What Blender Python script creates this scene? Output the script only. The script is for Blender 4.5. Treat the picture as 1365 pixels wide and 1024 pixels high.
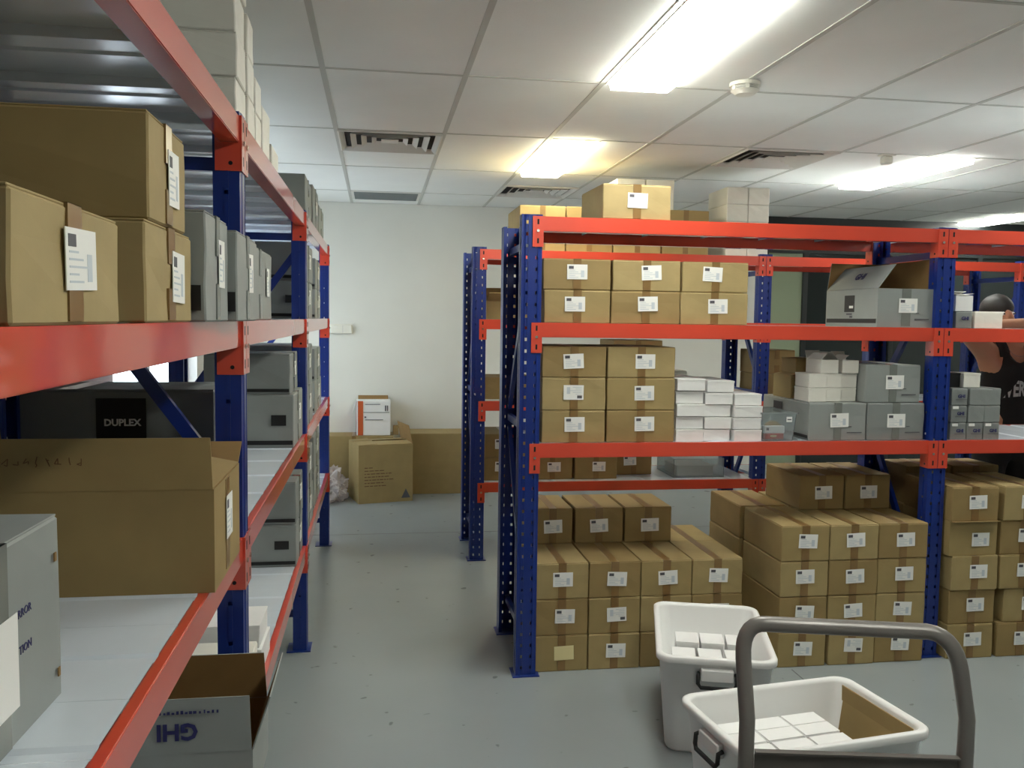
import bpy, bmesh, math, random
from mathutils import Vector, Matrix
random.seed(7)
SC = bpy.context.scene
COL = SC.collection
for o in list(bpy.data.objects): bpy.data.objects.remove(o)

# ------------------------------------------------------------------ camera
CAMZ = 1.573; FPX = 1173.5; YAW, PITCH, ROLL = .1528, .0735, .014
fw = Vector((math.sin(YAW)*math.cos(PITCH), math.cos(YAW)*math.cos(PITCH), -math.sin(PITCH)))
rt = Vector((math.cos(YAW), -math.sin(YAW), 0)); up = rt.cross(fw)
cr = math.cos(ROLL)*rt + math.sin(ROLL)*up; cu = -math.sin(ROLL)*rt + math.cos(ROLL)*up
cam = bpy.data.cameras.new('camera'); camo = bpy.data.objects.new('camera', cam); COL.objects.link(camo)
cam.sensor_fit = 'HORIZONTAL'; cam.sensor_width = 36; cam.lens = 36*FPX/1365; cam.clip_start = .05
M = Matrix((cr, cu, -fw)).transposed().to_4x4(); M.translation = (0, 0, CAMZ); camo.matrix_world = M
SC.camera = camo
def at(px, py, ax, v):
    d = fw + (px-682.5)/FPX*cr - (py-512)/FPX*cu
    o = Vector((0, 0, CAMZ)); i = 'xyz'.index(ax)
    return o + d*((v-o[i])/d[i])
# ------------------------------------------------------------------ world, exposure
w = bpy.data.worlds.new('overcast_sky'); SC.world = w; w.use_nodes = True
w.node_tree.nodes['Background'].inputs[0].default_value = (.86, .93, 1, 1)
w.node_tree.nodes['Background'].inputs[1].default_value = 3.8
LAMP = 19.0
vs = SC.view_settings; vs.view_transform = 'Standard'; vs.look = 'None'; vs.gamma = 1; vs.use_curve_mapping = False
vs.exposure = 0.42

# ------------------------------------------------------------------ materials
MATS = {}
def lin(c): return tuple((x/255/12.92 if x/255 <= .04045 else ((x/255+.055)/1.055)**2.4) for x in c)
def mat(name, rgb, rough=.6, metal=0., noise=0., nscale=12., bump=0., bscale=60., spec=.5, stretch=(1,1,1), **kw):
    m = bpy.data.materials.new(name); m.use_nodes = True; nt = m.node_tree; b = nt.nodes['Principled BSDF']
    c = lin(rgb)
    b.inputs['Base Color'].default_value = (*c, 1); b.inputs['Roughness'].default_value = rough
    b.inputs['Metallic'].default_value = metal; b.inputs['Specular IOR Level'].default_value = spec
    for k, v in kw.items(): b.inputs[k.replace('_', ' ')].default_value = v
    if noise or bump:
        tc = nt.nodes.new('ShaderNodeTexCoord'); mp = nt.nodes.new('ShaderNodeMapping'); mp.inputs['Scale'].default_value = stretch
        nt.links.new(tc.outputs['Object'], mp.inputs[0])
    if noise:
        n = nt.nodes.new('ShaderNodeTexNoise'); n.inputs['Scale'].default_value = nscale; n.inputs['Detail'].default_value = 5
        nt.links.new(mp.outputs[0], n.inputs['Vector'])
        r = nt.nodes.new('ShaderNodeMapRange'); r.inputs[1].default_value = .3; r.inputs[2].default_value = .7
        r.inputs[3].default_value = 1-noise; r.inputs[4].default_value = 1+noise
        nt.links.new(n.outputs[0], r.inputs[0])
        x = nt.nodes.new('ShaderNodeVectorMath'); x.operation = 'SCALE'; x.inputs[0].default_value = c
        nt.links.new(r.outputs[0], x.inputs['Scale']); nt.links.new(x.outputs[0], b.inputs['Base Color'])
    if bump:
        n = nt.nodes.new('ShaderNodeTexNoise'); n.inputs['Scale'].default_value = bscale; n.inputs['Detail'].default_value = 3
        nt.links.new(mp.outputs[0], n.inputs['Vector'])
        bp = nt.nodes.new('ShaderNodeBump'); bp.inputs['Strength'].default_value = bump; bp.inputs['Distance'].default_value = .002
        nt.links.new(n.outputs[0], bp.inputs['Height']); nt.links.new(bp.outputs[0], b.inputs['Normal'])
    MATS[name] = m; return m
def emit(name, rgb, s):
    m = bpy.data.materials.new(name); m.use_nodes = True; b = m.node_tree.nodes['Principled BSDF']
    b.inputs['Base Color'].default_value = (.8, .8, .8, 1); b.inputs['Emission Color'].default_value = (*rgb, 1); b.inputs['Emission Strength'].default_value = s
    MATS[name] = m; return m
mat('blue', (13, 44, 124), .36, noise=.08, nscale=6, Coat_Weight=.25)
mat('red', (214, 74, 52), .3, noise=.05, nscale=5, Coat_Weight=1., Coat_Roughness=.07)
mat('hole', (8, 9, 14), .8)
mat('bolt', (210, 208, 200), .25, metal=.9)
mat('shelf', (218, 227, 236), .2, metal=.1, noise=.04, nscale=4)
mat('card', (157, 136, 90), .75, noise=.07, nscale=9, bump=.12, bscale=40)
mat('card2', (148, 125, 80), .75, noise=.08, nscale=7, bump=.12, bscale=40)
mat('card3', (164, 144, 98), .75, noise=.07, nscale=11, bump=.12, bscale=40)
mat('cardin', (140, 110, 66), .85, noise=.08)
mat('greycard', (142, 147, 144), .6, noise=.05, nscale=8, bump=.08)
mat('greycard2', (130, 135, 133), .6, noise=.05, nscale=8, bump=.08)
mat('whitecard', (226, 224, 214), .6, noise=.03, nscale=10)
mat('whitecard2', (232, 232, 230), .55, noise=.02, nscale=10)
mat('tape', (130, 102, 62), .28, noise=.06)
mat('tapegrey', (120, 124, 119), .12, noise=.06)
mat('paper', (236, 236, 232), .6)
mat('yellowpaper', (226, 214, 160), .6)
mat('ink', (84, 84, 90), .7)
mat('inklight', (196, 204, 210), .7)
mat('inkblue', (28, 30, 92), .6)
mat('black', (20, 19, 20), .5)
mat('pencil', (104, 72, 44), .8)
mat('wallwhite', (222, 222, 214), .85, noise=.02, nscale=3, bump=.05, bscale=120)
mat('tile', (240, 241, 236), .95, noise=.02, nscale=3, bump=.35, bscale=160)
mat('tbar', (196, 196, 188), .6)
mat('ventmetal', (222, 220, 212), .5)
mat('ventdark', (44, 42, 38), .9)
mat('plastic', (226, 224, 212), .4)
mat('darkframe', (30, 36, 36), .4)
mat('darkglass', (40, 46, 46), .06)
mat('greenpane', (150, 162, 136), .12)
mat('orange', (196, 90, 40), .6)
mat('tub', (236, 236, 234), .38, Subsurface_Weight=.15, Subsurface_Radius=(.02,.02,.02))
mat('steel', (124, 120, 116), .34, metal=.25, noise=.04)
mat('steelplate', (98, 94, 90), .42, metal=.2, noise=.05)
mat('skin', (186, 136, 108), .5, Subsurface_Weight=.05)
mat('hair', (26, 22, 20), .6)
mat('cloth', (22, 22, 24), .9)
mat('printwhite', (190, 192, 192), .8)
mat('rubber', (26, 26, 26), .7)
mat('redlabel', (206, 60, 44), .5)
mat('windowframe', (200, 202, 204), .4)
mat('bag', (232, 222, 220), .15, Transmission_Weight=.35, IOR=1.3)
mat('clear', (220, 228, 230), .08, Transmission_Weight=.85, IOR=1.15)
mat('glass', (240, 246, 248), .02, Transmission_Weight=1., IOR=1.01)
emit('lampcool', (.985, 1, .92), LAMP)
emit('lampwarm', (1, .95, .68), LAMP*1.1)
def floor_material():
    m = mat('floorpaint', (146, 153, 155), .26, noise=.05, nscale=1.2, bump=.03, bscale=30)
    nt = m.node_tree; b = nt.nodes['Principled BSDF']
    src = b.inputs['Base Color'].links[0].from_socket
    tc = nt.nodes.new('ShaderNodeTexCoord')
    n = nt.nodes.new('ShaderNodeTexNoise'); n.inputs['Scale'].default_value = 13; n.inputs['Detail'].default_value = 1.5
    nt.links.new(tc.outputs['Object'], n.inputs['Vector'])
    r = nt.nodes.new('ShaderNodeMapRange'); r.inputs[1].default_value = .715; r.inputs[2].default_value = .75; r.inputs[3].default_value = 1; r.inputs[4].default_value = .6
    nt.links.new(n.outputs[0], r.inputs[0])
    x = nt.nodes.new('ShaderNodeVectorMath'); x.operation = 'SCALE'
    nt.links.new(src, x.inputs[0]); nt.links.new(r.outputs[0], x.inputs['Scale']); nt.links.new(x.outputs[0], b.inputs['Base Color'])
floor_material()

# ------------------------------------------------------------------ helpers
def mesh_of(bm, name, smooth=False):
    bmesh.ops.recalc_face_normals(bm, faces=bm.faces)
    me = bpy.data.meshes.new(name); bm.to_mesh(me); bm.free()
    if smooth:
        for p in me.polygons: p.use_smooth = True
    return me
def link(name, me, parent=None, m=None, loc=None, rot=None):
    o = bpy.data.objects.new(name, me); COL.objects.link(o)
    if m and me is not None and not me.materials: me.materials.append(MATS[m])
    if parent: o.parent = parent
    if loc is not None: o.location = loc
    if rot is not None: o.rotation_euler = rot
    return o
def bx(bm, x0, x1, y0, y1, z0, z1, bev=0.):
    vs_ = [bm.verts.new(p) for p in ((x0,y0,z0),(x1,y0,z0),(x1,y1,z0),(x0,y1,z0),(x0,y0,z1),(x1,y0,z1),(x1,y1,z1),(x0,y1,z1))]
    fs = [bm.faces.new([vs_[i] for i in q]) for q in ((3,2,1,0),(4,5,6,7),(0,1,5,4),(1,2,6,5),(2,3,7,6),(3,0,4,7))]
    if bev:
        es = list({e for f in fs for e in f.edges}); bmesh.ops.bevel(bm, geom=es, offset=bev, segments=1, affect='EDGES')
    return vs_
def box_mesh(name, x0, x1, y0, y1, z0, z1, bev=0.):
    bm = bmesh.new(); bx(bm, x0, x1, y0, y1, z0, z1, bev); return mesh_of(bm, name)
def part(name, m, parent, dims, bev=0., **kw):
    return link(name, box_mesh(name, *dims, bev), parent, m, **kw)
def bar(bm, a, b, wx, t, upv=(0,0,1)):
    """rectangular bar from a to b"""
    a = Vector(a); b = Vector(b); d = (b-a).normalized(); u = Vector(upv)
    if abs(d.dot(u)) > .95: u = Vector((0,1,0))
    s = d.cross(u).normalized()*wx/2; u2 = s.cross(d).normalized()*t/2
    v = [bm.verts.new(p+q) for p in (a, b) for q in (-s-u2, s-u2, s+u2, -s+u2)]
    for q in ((3,2,1,0),(4,5,6,7),(0,1,5,4),(1,2,6,5),(2,3,7,6),(3,0,4,7)): bm.faces.new([v[i] for i in q])
def tube(bm, pts, r, seg=14, caps=True):
    pts = [Vector(p) for p in pts]; rings = []
    n0 = None
    for i, p in enumerate(pts):
        t = (pts[min(i+1, len(pts)-1)]-pts[max(i-1, 0)]).normalized()
        if n0 is None:
            n0 = t.orthogonal().normalized()
        else:
            n0 = (n0 - t*n0.dot(t)).normalized()
        b = t.cross(n0)
        rings.append([bm.verts.new(p + r*(math.cos(2*math.pi*k/seg)*n0 + math.sin(2*math.pi*k/seg)*b)) for k in range(seg)])
    for A, B in zip(rings, rings[1:]):
        for k in range(seg): bm.faces.new((A[k], A[(k+1)%seg], B[(k+1)%seg], B[k]))
    if caps: bm.faces.new(rings[0][::-1]); bm.faces.new(rings[-1])
def cyl(bm, c, r, h, axis='z', seg=16, r2=None):
    c = Vector(c); r2 = r if r2 is None else r2; rings = []
    for k, (rr, t) in enumerate(((r, 0), (r2, h))):
        ring = []
        for i in range(seg):
            a = 2*math.pi*i/seg; ca, sa = rr*math.cos(a), rr*math.sin(a)
            p = {'z': (ca, sa, t), 'y': (ca, t, sa), 'x': (t, ca, sa)}[axis]
            ring.append(bm.verts.new(c+Vector(p)))
        rings.append(ring)
    for i in range(seg): bm.faces.new((rings[0][i], rings[0][(i+1)%seg], rings[1][(i+1)%seg], rings[1][i]))
    bm.faces.new(rings[0][::-1]); bm.faces.new(rings[1])
def thing(name, label, cat, loc=(0,0,0), rz=0., group=None):
    o = bpy.data.objects.new(name, None); o.empty_display_size = .05; COL.objects.link(o)
    o.location = loc; o.rotation_euler = (0, 0, rz); return tag(o, label, cat, group)
def tag(o, label, cat, group=None):
    o['label'] = label; o['category'] = cat
    if group: o['group'] = group
    return o
def struct(name, me, m, parent=None):
    o = link(name, me, parent, m)
    if not parent: o['kind'] = 'structure'
    return o
def text_mesh(s, size, bold=False, extrude=.0004):
    c = bpy.data.curves.new('lettering', 'FONT'); c.body = s; c.size = size; c.extrude = extrude
    c.align_x = 'CENTER'; c.align_y = 'CENTER'; c.resolution_u = 2
    if bold: c.offset = size*.035
    o = bpy.data.objects.new('lettering', c); COL.objects.link(o)
    bpy.context.view_layer.update()
    me = bpy.data.meshes.new_from_object(o.evaluated_get(bpy.context.evaluated_depsgraph_get()))
    bpy.data.objects.remove(o); bpy.data.curves.remove(c); return me

# ------------------------------------------------------------------ room
XL, XR, YB, YF, ZC = -1.25, 8.0, 8.21, -2.9, 2.609
fl = struct('floor', box_mesh('floor', XL-.2, XR+.2, YF-.2, YB+.2, -.1, 0), 'floorpaint')
part('control_joint', 'ink', fl, (XL, XR, 6.382, 6.388, -.001, .0006))
part('control_joint', 'ink', fl, (1.868, 1.873, YF, 3.66, -.001, .0006))
wb = struct('wall_back', box_mesh('wall_back', XL-.2, 3.74, YB, YB+.15, 0, ZC+.05), 'wallwhite')
struct('wall_right', box_mesh('wall_right', XR, XR+.15, YF, YB+.15, 0, ZC+.05), 'wallwhite')
struct('wall_front', box_mesh('wall_front', XL-.2, XR+.15, YF-.15, YF, 0, ZC+.05), 'wallwhite')
struct('baseboard_back', box_mesh('bb', XL, 3.74, YB-.012, YB, 0, .09), 'tbar')
# left wall with window openings
WINS = [(4.45, 6.45), (6.7, 7.95)]; WZ0, WZ1 = .85, 2.15
bm = bmesh.new(); ys = [YF-.15] + [v for q in WINS for v in q] + [YB+.15]
for i in range(0, len(ys), 2): bx(bm, XL-.18, XL, ys[i], ys[i+1], 0, ZC+.05)
for a, b in WINS: bx(bm, XL-.18, XL, a, b, 0, WZ0); bx(bm, XL-.18, XL, a, b, WZ1, ZC+.05)
struct('wall_left', mesh_of(bm, 'wall_left'), 'wallwhite')
for i, (a, b) in enumerate(WINS):
    bm = bmesh.new(); t = .045
    for y0, y1, z0, z1 in ((a, b, WZ0, WZ0+t), (a, b, WZ1-t, WZ1), (a, a+t, WZ0+t, WZ1-t), (b-t, b, WZ0+t, WZ1-t), ((a+b)/2-t/2, (a+b)/2+t/2, WZ0+t, WZ1-t)):
        bx(bm, XL-.14, XL-.08, y0, y1, z0, z1)
    wf = struct('window_%d' % (i+1), mesh_of(bm, 'window_frame'), 'windowframe')
    part('pane', 'glass', wf, (XL-.112, XL-.108, a+t, (a+b)/2-t/2, WZ0+t, WZ1-t))
    part('pane', 'glass', wf, (XL-.112, XL-.108, (a+b)/2+t/2, b-t, WZ0+t, WZ1-t))
    part('window_sill', 'windowframe', wf, (XL-.07, XL+.04, a-.02, b+.02, WZ0-.025, WZ0))
    L = bpy.data.lights.new('daylight_portal', 'AREA'); L.shape = 'RECTANGLE'; L.size = WZ1-WZ0; L.size_y = b-a; L.cycles.is_portal = True
    lo = bpy.data.objects.new('daylight_portal', L); COL.objects.link(lo); lo.location = (XL-.2, (a+b)/2, (WZ0+WZ1)/2); lo.rotation_euler = (0, -math.pi/2, 0)
# glazed partition continuing the back wall
gl = struct('wall_partition', box_mesh('wp', 3.74, XR+.15, YB+.14, YB+.2, 0, ZC+.05), 'darkframe')
part('header', 'darkframe', gl, (3.74, XR, YB-.01, YB+.06, 2.535, ZC))
part('header_panel', 'greycard2', gl, (3.74, XR, YB+.03, YB+.05, 2.33, 2.535))
part('transom', 'darkframe', gl, (3.74, XR, YB, YB+.06, 2.26, 2.33))
part('sill_rail', 'darkframe', gl, (3.74, XR, YB, YB+.06, 0, .1))
mx = [3.74, 4.16, 5.1, 6.05, 7.0, XR-.05]
for k, x in enumerate(mx):
    part('mullion', 'darkframe', gl, (x, x+.05, YB, YB+.06, .1, 2.26))
    if k < len(mx)-1: part('pane', 'greenpane' if k == 0 else 'darkglass', gl, (x+.05, mx[k+1], YB+.026, YB+.034, .1, 2.26))
wall_box = thing('wall_sensor', 'small cream plastic box mounted on the white back wall', 'sensor', (-.30, YB, 1.46))
part('housing', 'plastic', wall_box, (-.12, .075, -.035, -.002, -.04, .04), .006)
part('cover_line', 'tbar', wall_box, (-.01, -.006, -.0365, -.034, -.036, .036))
part('mounting_plate', 'plastic', wall_box, (-.125, .08, -.004, 0, -.045, .045))

# ------------------------------------------------------------------ ceiling
GX, GY = -.2278, 3.8375
ce = struct('ceiling', box_mesh('ceiling', XL-.2, XR+.2, YF-.2, YB+.2, ZC+.03, ZC+.1), 'tile')
xs = [GX+.6*i for i in range(-2, 15)]; ysr = [GY+1.2*k for k in range(-6, 4)]
for x in xs:
    if XL < x < XR: part('main_tee', 'tbar', ce, (x-.012, x+.012, YF, YB, ZC-.003, ZC+.002))
tee = box_mesh('cross_tee', XL, XR, -.009, .009, ZC-.0025, ZC+.0015)
for y in ysr:
    if YF < y < YB: link('cross_tee', tee, ce, 'tbar', (0, y, 0))
LIGHTS = {}
for i, k in ((2, -1), (2, 1), (6, 1), (10, 3), (6, -1), (10, 1), (2, -3)): LIGHTS[(i, k)] = 1
VENT = {(0, 1): 0, (4, 1): 0, (2, 2): 1}
tcache = {}
for i in range(-2, 15):
    for k in range(-6, 5):
        x0, x1, y0, y1 = GX+.6*i, GX+.6*(i+1), GY+1.2*k, GY+1.2*(k+1)
        x0, x1, y0, y1 = max(x0, XL), min(x1, XR), max(y0, YF), min(y1, YB)
        if x1-x0 < .05 or y1-y0 < .05: continue
        if (i, k) in LIGHTS: x0 += .305
        if (i, k) in VENT:
            if VENT[(i, k)] == 0: y0 += .6
            else: y1 -= .6
        if (i, k) == (0, 3): y0, y1 = y0+.53, y1
        W_, D_ = round(x1-x0-.022, 4), round(y1-y0-.016, 4)
        me = tcache.setdefault((W_, D_), None) or box_mesh('ceiling_tile', 0, W_, 0, D_, 0, .014); tcache[(W_, D_)] = me
        link('ceiling_tile', me, ce, 'tile', (x0+.011, y0+.008, ZC))
def ceiling_light(i, k, warm, label):
    x, y = GX+.6*i+.16, GY+1.2*k+.6
    t = thing('ceiling_light', label, 'light', (x, y, ZC), 0, 'recessed fluorescent ceiling lights')
    bm = bmesh.new()
    for q in ((-.148, -.138, -.595, .595), (.138, .148, -.595, .595), (-.138, .138, -.595, -.585), (-.138, .138, .585, .595)): bx(bm, *q, -.006, .012)
    link('frame', mesh_of(bm, 'frame'), t, 'plastic')
    bm = bmesh.new(); v = bx(bm, -.137, .137, -.584, .584, -.034, .01)
    for q in v[:4]: q.co.x *= .93; q.co.y *= .985
    link('diffuser', mesh_of(bm, 'diffuser'), t, 'lampwarm' if warm else 'lampcool')
LL = {(2,-1): 'large bright fluorescent panel nearest the viewer at the top of the photo', (2,1): 'warm yellow glowing fluorescent panel above the first front rack bay',
      (6,1): 'cool white fluorescent panel in the ceiling on the right beside the tiny sensor', (10,3): 'small sliver of distant fluorescent panel at the right edge, furthest away'}
for (i, k) in LIGHTS: ceiling_light(i, k, (i, k) == (2, 1), LL.get((i, k), 'unseen fluorescent panel, %s column, %s row' % ({2: 'left', 6: 'middle', 10: 'right'}[i], {-3: 'rear', -1: 'near', 1: 'far', 3: 'last'}[k])))
def four_way(i, y, label):
    t = thing('air_vent', label, 'vent', (GX+.6*i+.3, y, ZC), 0, 'square louvred ceiling air vents')
    part('duct', 'ventdark', t, (-.27, .27, -.27, .27, .016, .028))
    for r, (a, z) in enumerate(((.285, -.012), (.225, -.01), (.165, -.006), (.105, -.002))):
        bm = bmesh.new()
        for s in range(4):
            c, sn = math.cos(s*math.pi/2), math.sin(s*math.pi/2); tw = .03 if r else .026
            P = [(-a, -a, z), (a, -a, z), (a-tw, -a+tw, z+.02), (-a+tw, -a+tw, z+.02)]
            lo = [bm.verts.new((x*c-y_*sn, x*sn+y_*c, z_)) for x, y_, z_ in P]
            hi = [bm.verts.new((x*c-y_*sn, x*sn+y_*c, z_+.003)) for x, y_, z_ in P]
            bm.faces.new(lo); bm.faces.new(hi[::-1])
            for e in range(4): bm.faces.new((lo[e], lo[(e+1)%4], hi[(e+1)%4], hi[e]))
        link('louvre_ring', mesh_of(bm, 'louvre_ring'), t, 'ventmetal')
    part('centre_plate', 'ventmetal', t, (-.05, .05, -.05, .05, .0, .004))
    part('rim', 'ventmetal', t, (-.295, .295, .286, .295, -.01, .006)); part('rim', 'ventmetal', t, (-.295, .295, -.295, -.286, -.01, .006))
    part('rim', 'ventmetal', t, (-.295, -.286, -.286, .286, -.01, .006)); part('rim', 'ventmetal', t, (.286, .295, -.286, .286, -.01, .006))
four_way(0, GY+1.2+.305, 'dusty square louvred air vent in the ceiling near the left rack')
four_way(4, GY+1.2+.305, 'square louvred air vent in the ceiling right of the smoke detector')
four_way(2, GY+2.4+.895, 'square air vent behind the warm glowing panel, partly hidden by cartons')
t = thing('return_grille', 'flat dark grey return air grille by the back wall', 'vent', (GX+.3, GY+3.6+.27, ZC))
part('frame', 'ventmetal', t, (-.29, .29, -.25, .25, -.002, .012))
gm = box_mesh('slat', -.265, .265, -.004, .004, -.006, 0)
for q in range(27): link('slat', gm, t, 'greycard2', (0, -.21+q*.016, -.001), (.5, 0, 0))
t = thing('smoke_detector', 'round cream smoke detector on the ceiling grid', 'detector', (1.572, 3.70, ZC-.003))
bm = bmesh.new(); cyl(bm, (0,0,-.016), .066, .016, seg=32); link('base', mesh_of(bm, 'base'), t, 'plastic')
bm = bmesh.new(); cyl(bm, (0,0,-.034), .055, .018, seg=32); link('slot_band', mesh_of(bm, 'slot_band'), t, 'ventdark')
for z in (-.021, -.027, -.033):
    bm = bmesh.new(); cyl(bm, (0,0,z), .0605, .0028, seg=32); link('louvre_ring', mesh_of(bm, 'louvre_ring'), t, 'plastic')
for q in range(6):
    a = q*math.pi/3+.3; bm = bmesh.new(); bx(bm, .05, .0612, -.008, .008, -.034, -.016); link('rib', mesh_of(bm, 'rib'), t, 'plastic', rot=(0,0,a))
bm = bmesh.new(); cyl(bm, (0,0,-.05), .04, .016, seg=32, r2=.06); link('cap', mesh_of(bm, 'cap'), t, 'plastic')
t = thing('motion_sensor', 'tiny beige sensor hanging from the ceiling beside the right light', 'sensor', (3.076, 5.06, ZC))
part('bracket', 'plastic', t, (-.045, .045, -.03, .03, -.012, 0), .003); part('head', 'plastic', t, (-.03, .03, -.028, .028, -.06, -.012), .008)

# ------------------------------------------------------------------ racks
PW, PD, RD = .09, .062, .60       # post width / depth, rack depth
def post_mesh(h, flip):
    """C-shaped upright: perforated front face, side flanges with holes. front at y=0; flip mirrors to a rear post"""
    bm = bmesh.new(); T = .0022
    def q(p0, p1, p2, p3): bm.faces.new([bm.verts.new(p) for p in (p0, p1, p2, p3)])
    def strips(f, spans, holes, pitch, hh, z0):
        # f(u,z) -> point ; spans of u ; hole column flags
        for (a, b), hole in zip(spans, holes):
            if not hole: q(f(a,0), f(b,0), f(b,h), f(a,h)); continue
            z = 0; zz = z0
            while zz + hh < h:
                q(f(a,z), f(b,z), f(b,zz), f(a,zz)); z = zz+hh; zz += pitch
            q(f(a,z), f(b,z), f(b,h), f(a,h))
    F = lambda u, z: (u, 0, z)
    strips(F, [(0,.019),(.019,.029),(.029,.061),(.061,.071),(.071,PW)], [0,1,0,1,0], .05, .014, .03)
    for X in (0, PW):
        S = lambda u, z, X=X: (X, u, z)
        strips(S, [(0,.026),(.026,.036),(.036,PD)], [0,1,0], .1, .010, .06)
        q((X, PD, 0), (X+(.016 if X == 0 else -.016), PD, 0), (X+(.016 if X == 0 else -.016), PD, h), (X, PD, h))
    bmesh.ops.remove_doubles(bm, verts=bm.verts, dist=1e-5)
    if flip:
        for v in bm.verts: v.co.y = -v.co.y
    bmesh.ops.recalc_face_normals(bm, faces=bm.faces)
    bmesh.ops.solidify(bm, geom=bm.faces[:], thickness=T)
    return mesh_of(bm, 'upright')
def beam_mesh(L):
    bm = bmesh.new(); P = [(0,0),(.02,0),(.02,-.022),(.045,-.022),(.045,-.063),(0,-.063)]
    A = [bm.verts.new((0,y,z)) for y, z in P]; B = [bm.verts.new((L,y,z)) for y, z in P]
    bm.faces.new(A[::-1]); bm.faces.new(B)
    for i in range(6): bm.faces.new((A[i], A[(i+1)%6], B[(i+1)%6], B[i]))
    es = [e for e in bm.edges if abs(e.verts[0].co.x-e.verts[1].co.x) > .1]
    bmesh.ops.bevel(bm, geom=es, offset=.002, segments=2, affect='EDGES')
    return mesh_of(bm, 'beam')
def connector_mesh(s):
    """L bracket at a beam end; s=+1: post lies to the left of x=0"""
    bm = bmesh.new()
    if s > 0: bx(bm, 0, .004, -.004, .056, -.13, .0); bx(bm, -.043, .004, -.0065, -.0025, -.13, .0)
    else: bx(bm, -.004, 0, -.004, .056, -.13, .0); bx(bm, -.004, .043, -.0065, -.0025, -.13, .0)
    return mesh_of(bm, 'connector')
CONN = {1: connector_mesh(1), -1: connector_mesh(-1)}
def slot_mesh():
    bm = bmesh.new()
    bx(bm, -.004, .004, -.0071, -.006, -.011, .011); return mesh_of(bm, 'slot')
SLOT = slot_mesh()
bm = bmesh.new(); cyl(bm, (0,-.0105,0), .006, .005, 'y', 12); BOLT = mesh_of(bm, 'bolt')
bm = bmesh.new(); cyl(bm, (0,0,0), .005, .0012, 'x', 10); PIN = mesh_of(bm, 'pin')
def panel_mesh(wd):
    bm = bmesh.new(); y0, y1 = .021, RD-.021; t = .0012
    prof = [(0,-.02),(0,0),(wd*.5-.02,0),(wd*.5-.01,-.004),(wd*.5+.01,-.004),(wd*.5+.02,0),(wd,0),(wd,-.02)]
    inner = [(t,-.02),(t,-t),(wd*.5-.021,-t),(wd*.5-.011,-.004-t),(wd*.5+.011,-.004-t),(wd*.5+.021,-t),(wd-t,-t),(wd-t,-.02)]
    loop = prof + inner[::-1]
    A = [bm.verts.new((x,y0,z)) for x, z in loop]; B = [bm.verts.new((x,y1,z)) for x, z in loop]; n = len(loop)
    for i in range(n): bm.faces.new((A[i], A[(i+1)%n], B[(i+1)%n], B[i]))
    for i in range(7): 
        j = n-1-i
        bm.faces.new((A[i], A[i+1], A[j-1], A[j])); bm.faces.new((B[j], B[j-1], B[i+1], B[i]))
    return mesh_of(bm, 'shelf_panel')
def build_rack(label, loc, rz, posts, levels, H, flips=()):
    t = thing('shelving_rack', label, 'shelving', loc, rz)
    pf, pb = post_mesh(H, False), post_mesh(H, True)
    hz = [.17, 1.09, H-.12]; zz = [(H-.17, 1.14), (1.04, .22)]
    def seg(a, b, wd=.032):
        m = bmesh.new(); bar(m, a, b, .02, wd); return mesh_of(m, 'brace')
    def dg(fl): return [seg((PW/2, .03 if (k == 0) != fl else RD-.03, zz[k][0]), (PW/2, RD-.03 if (k == 0) != fl else .03, zz[k][1])) for k in range(2)]
    diags = {False: dg(False), True: dg(True)}
    horiz = [seg((PW/2, .03, z), (PW/2, RD-.03, z)) for z in hz]
    foot = box_mesh('foot_plate', -.015, PW+.015, -.02, .09, 0, .005)
    for pi_, x in enumerate(posts):
        for y, me in ((0, pf), (RD, pb)):
            u = link('upright', me, t, 'blue', (x, y, 0))
            link('foot_plate', foot, u, 'blue', (0, 0 if y == 0 else -.07, 0))
        for me in diags[pi_ in flips]+horiz: link('brace', me, t, 'blue', (x, 0, 0))
    for x, xn in zip(posts, posts[1:]):
        L = xn-x-PW; bmz = beam_mesh(L); np_ = 6; wd = L/np_
        pm = panel_mesh(wd-.0008)
        for z in levels:
            for back in (0, 1):
                b = link('beam', bmz, t, 'red', (x+PW, 0, z) if not back else (xn, RD, z), (0, 0, math.pi) if back else None)
                for s, xx in ((1, 0), (-1, L)):
                    link('connector', CONN[s], b, 'red', (xx, 0, 0))
                    for zz_ in (-.024, -.105): link('slot', SLOT, b, 'hole', (xx-s*.02, 0, zz_))
                    link('bolt', BOLT, b, 'bolt', (xx-s*.02, 0, -.062))
                    link('pin', PIN, b, 'hole', (xx+s*.0042-(0 if s > 0 else .001), .02, -.112))
            for q in range(np_): link('shelf_panel', pm, t, 'shelf', (x+PW+q*wd+.0004, 0, z))
    return t
LV = [.51, 1.035, 1.56, 2.013]
build_rack('long blue and orange-red shelving rack down the left side of the aisle', (-.324, 0, 0), math.pi/2, [.26, 2.20, 4.14, 6.08], [.505, 1.03, 1.56, 2.045], 2.055, (1,))
RA = (.608, 3.735); RB = (.600, 5.615)
build_rack('front blue and orange-red shelving rack on the right with three beam levels', (RA[0], RA[1], 0), 0, [0, 1.94, 3.88], [1.035, 1.56, 2.013], 2.02)
build_rack('second blue and orange-red shelving rack behind the front right one', (RB[0], RB[1], 0), 0, [0, 1.93, 3.87], [.51, 1.043, 1.57, 2.016], 2.03, (1,))

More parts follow.
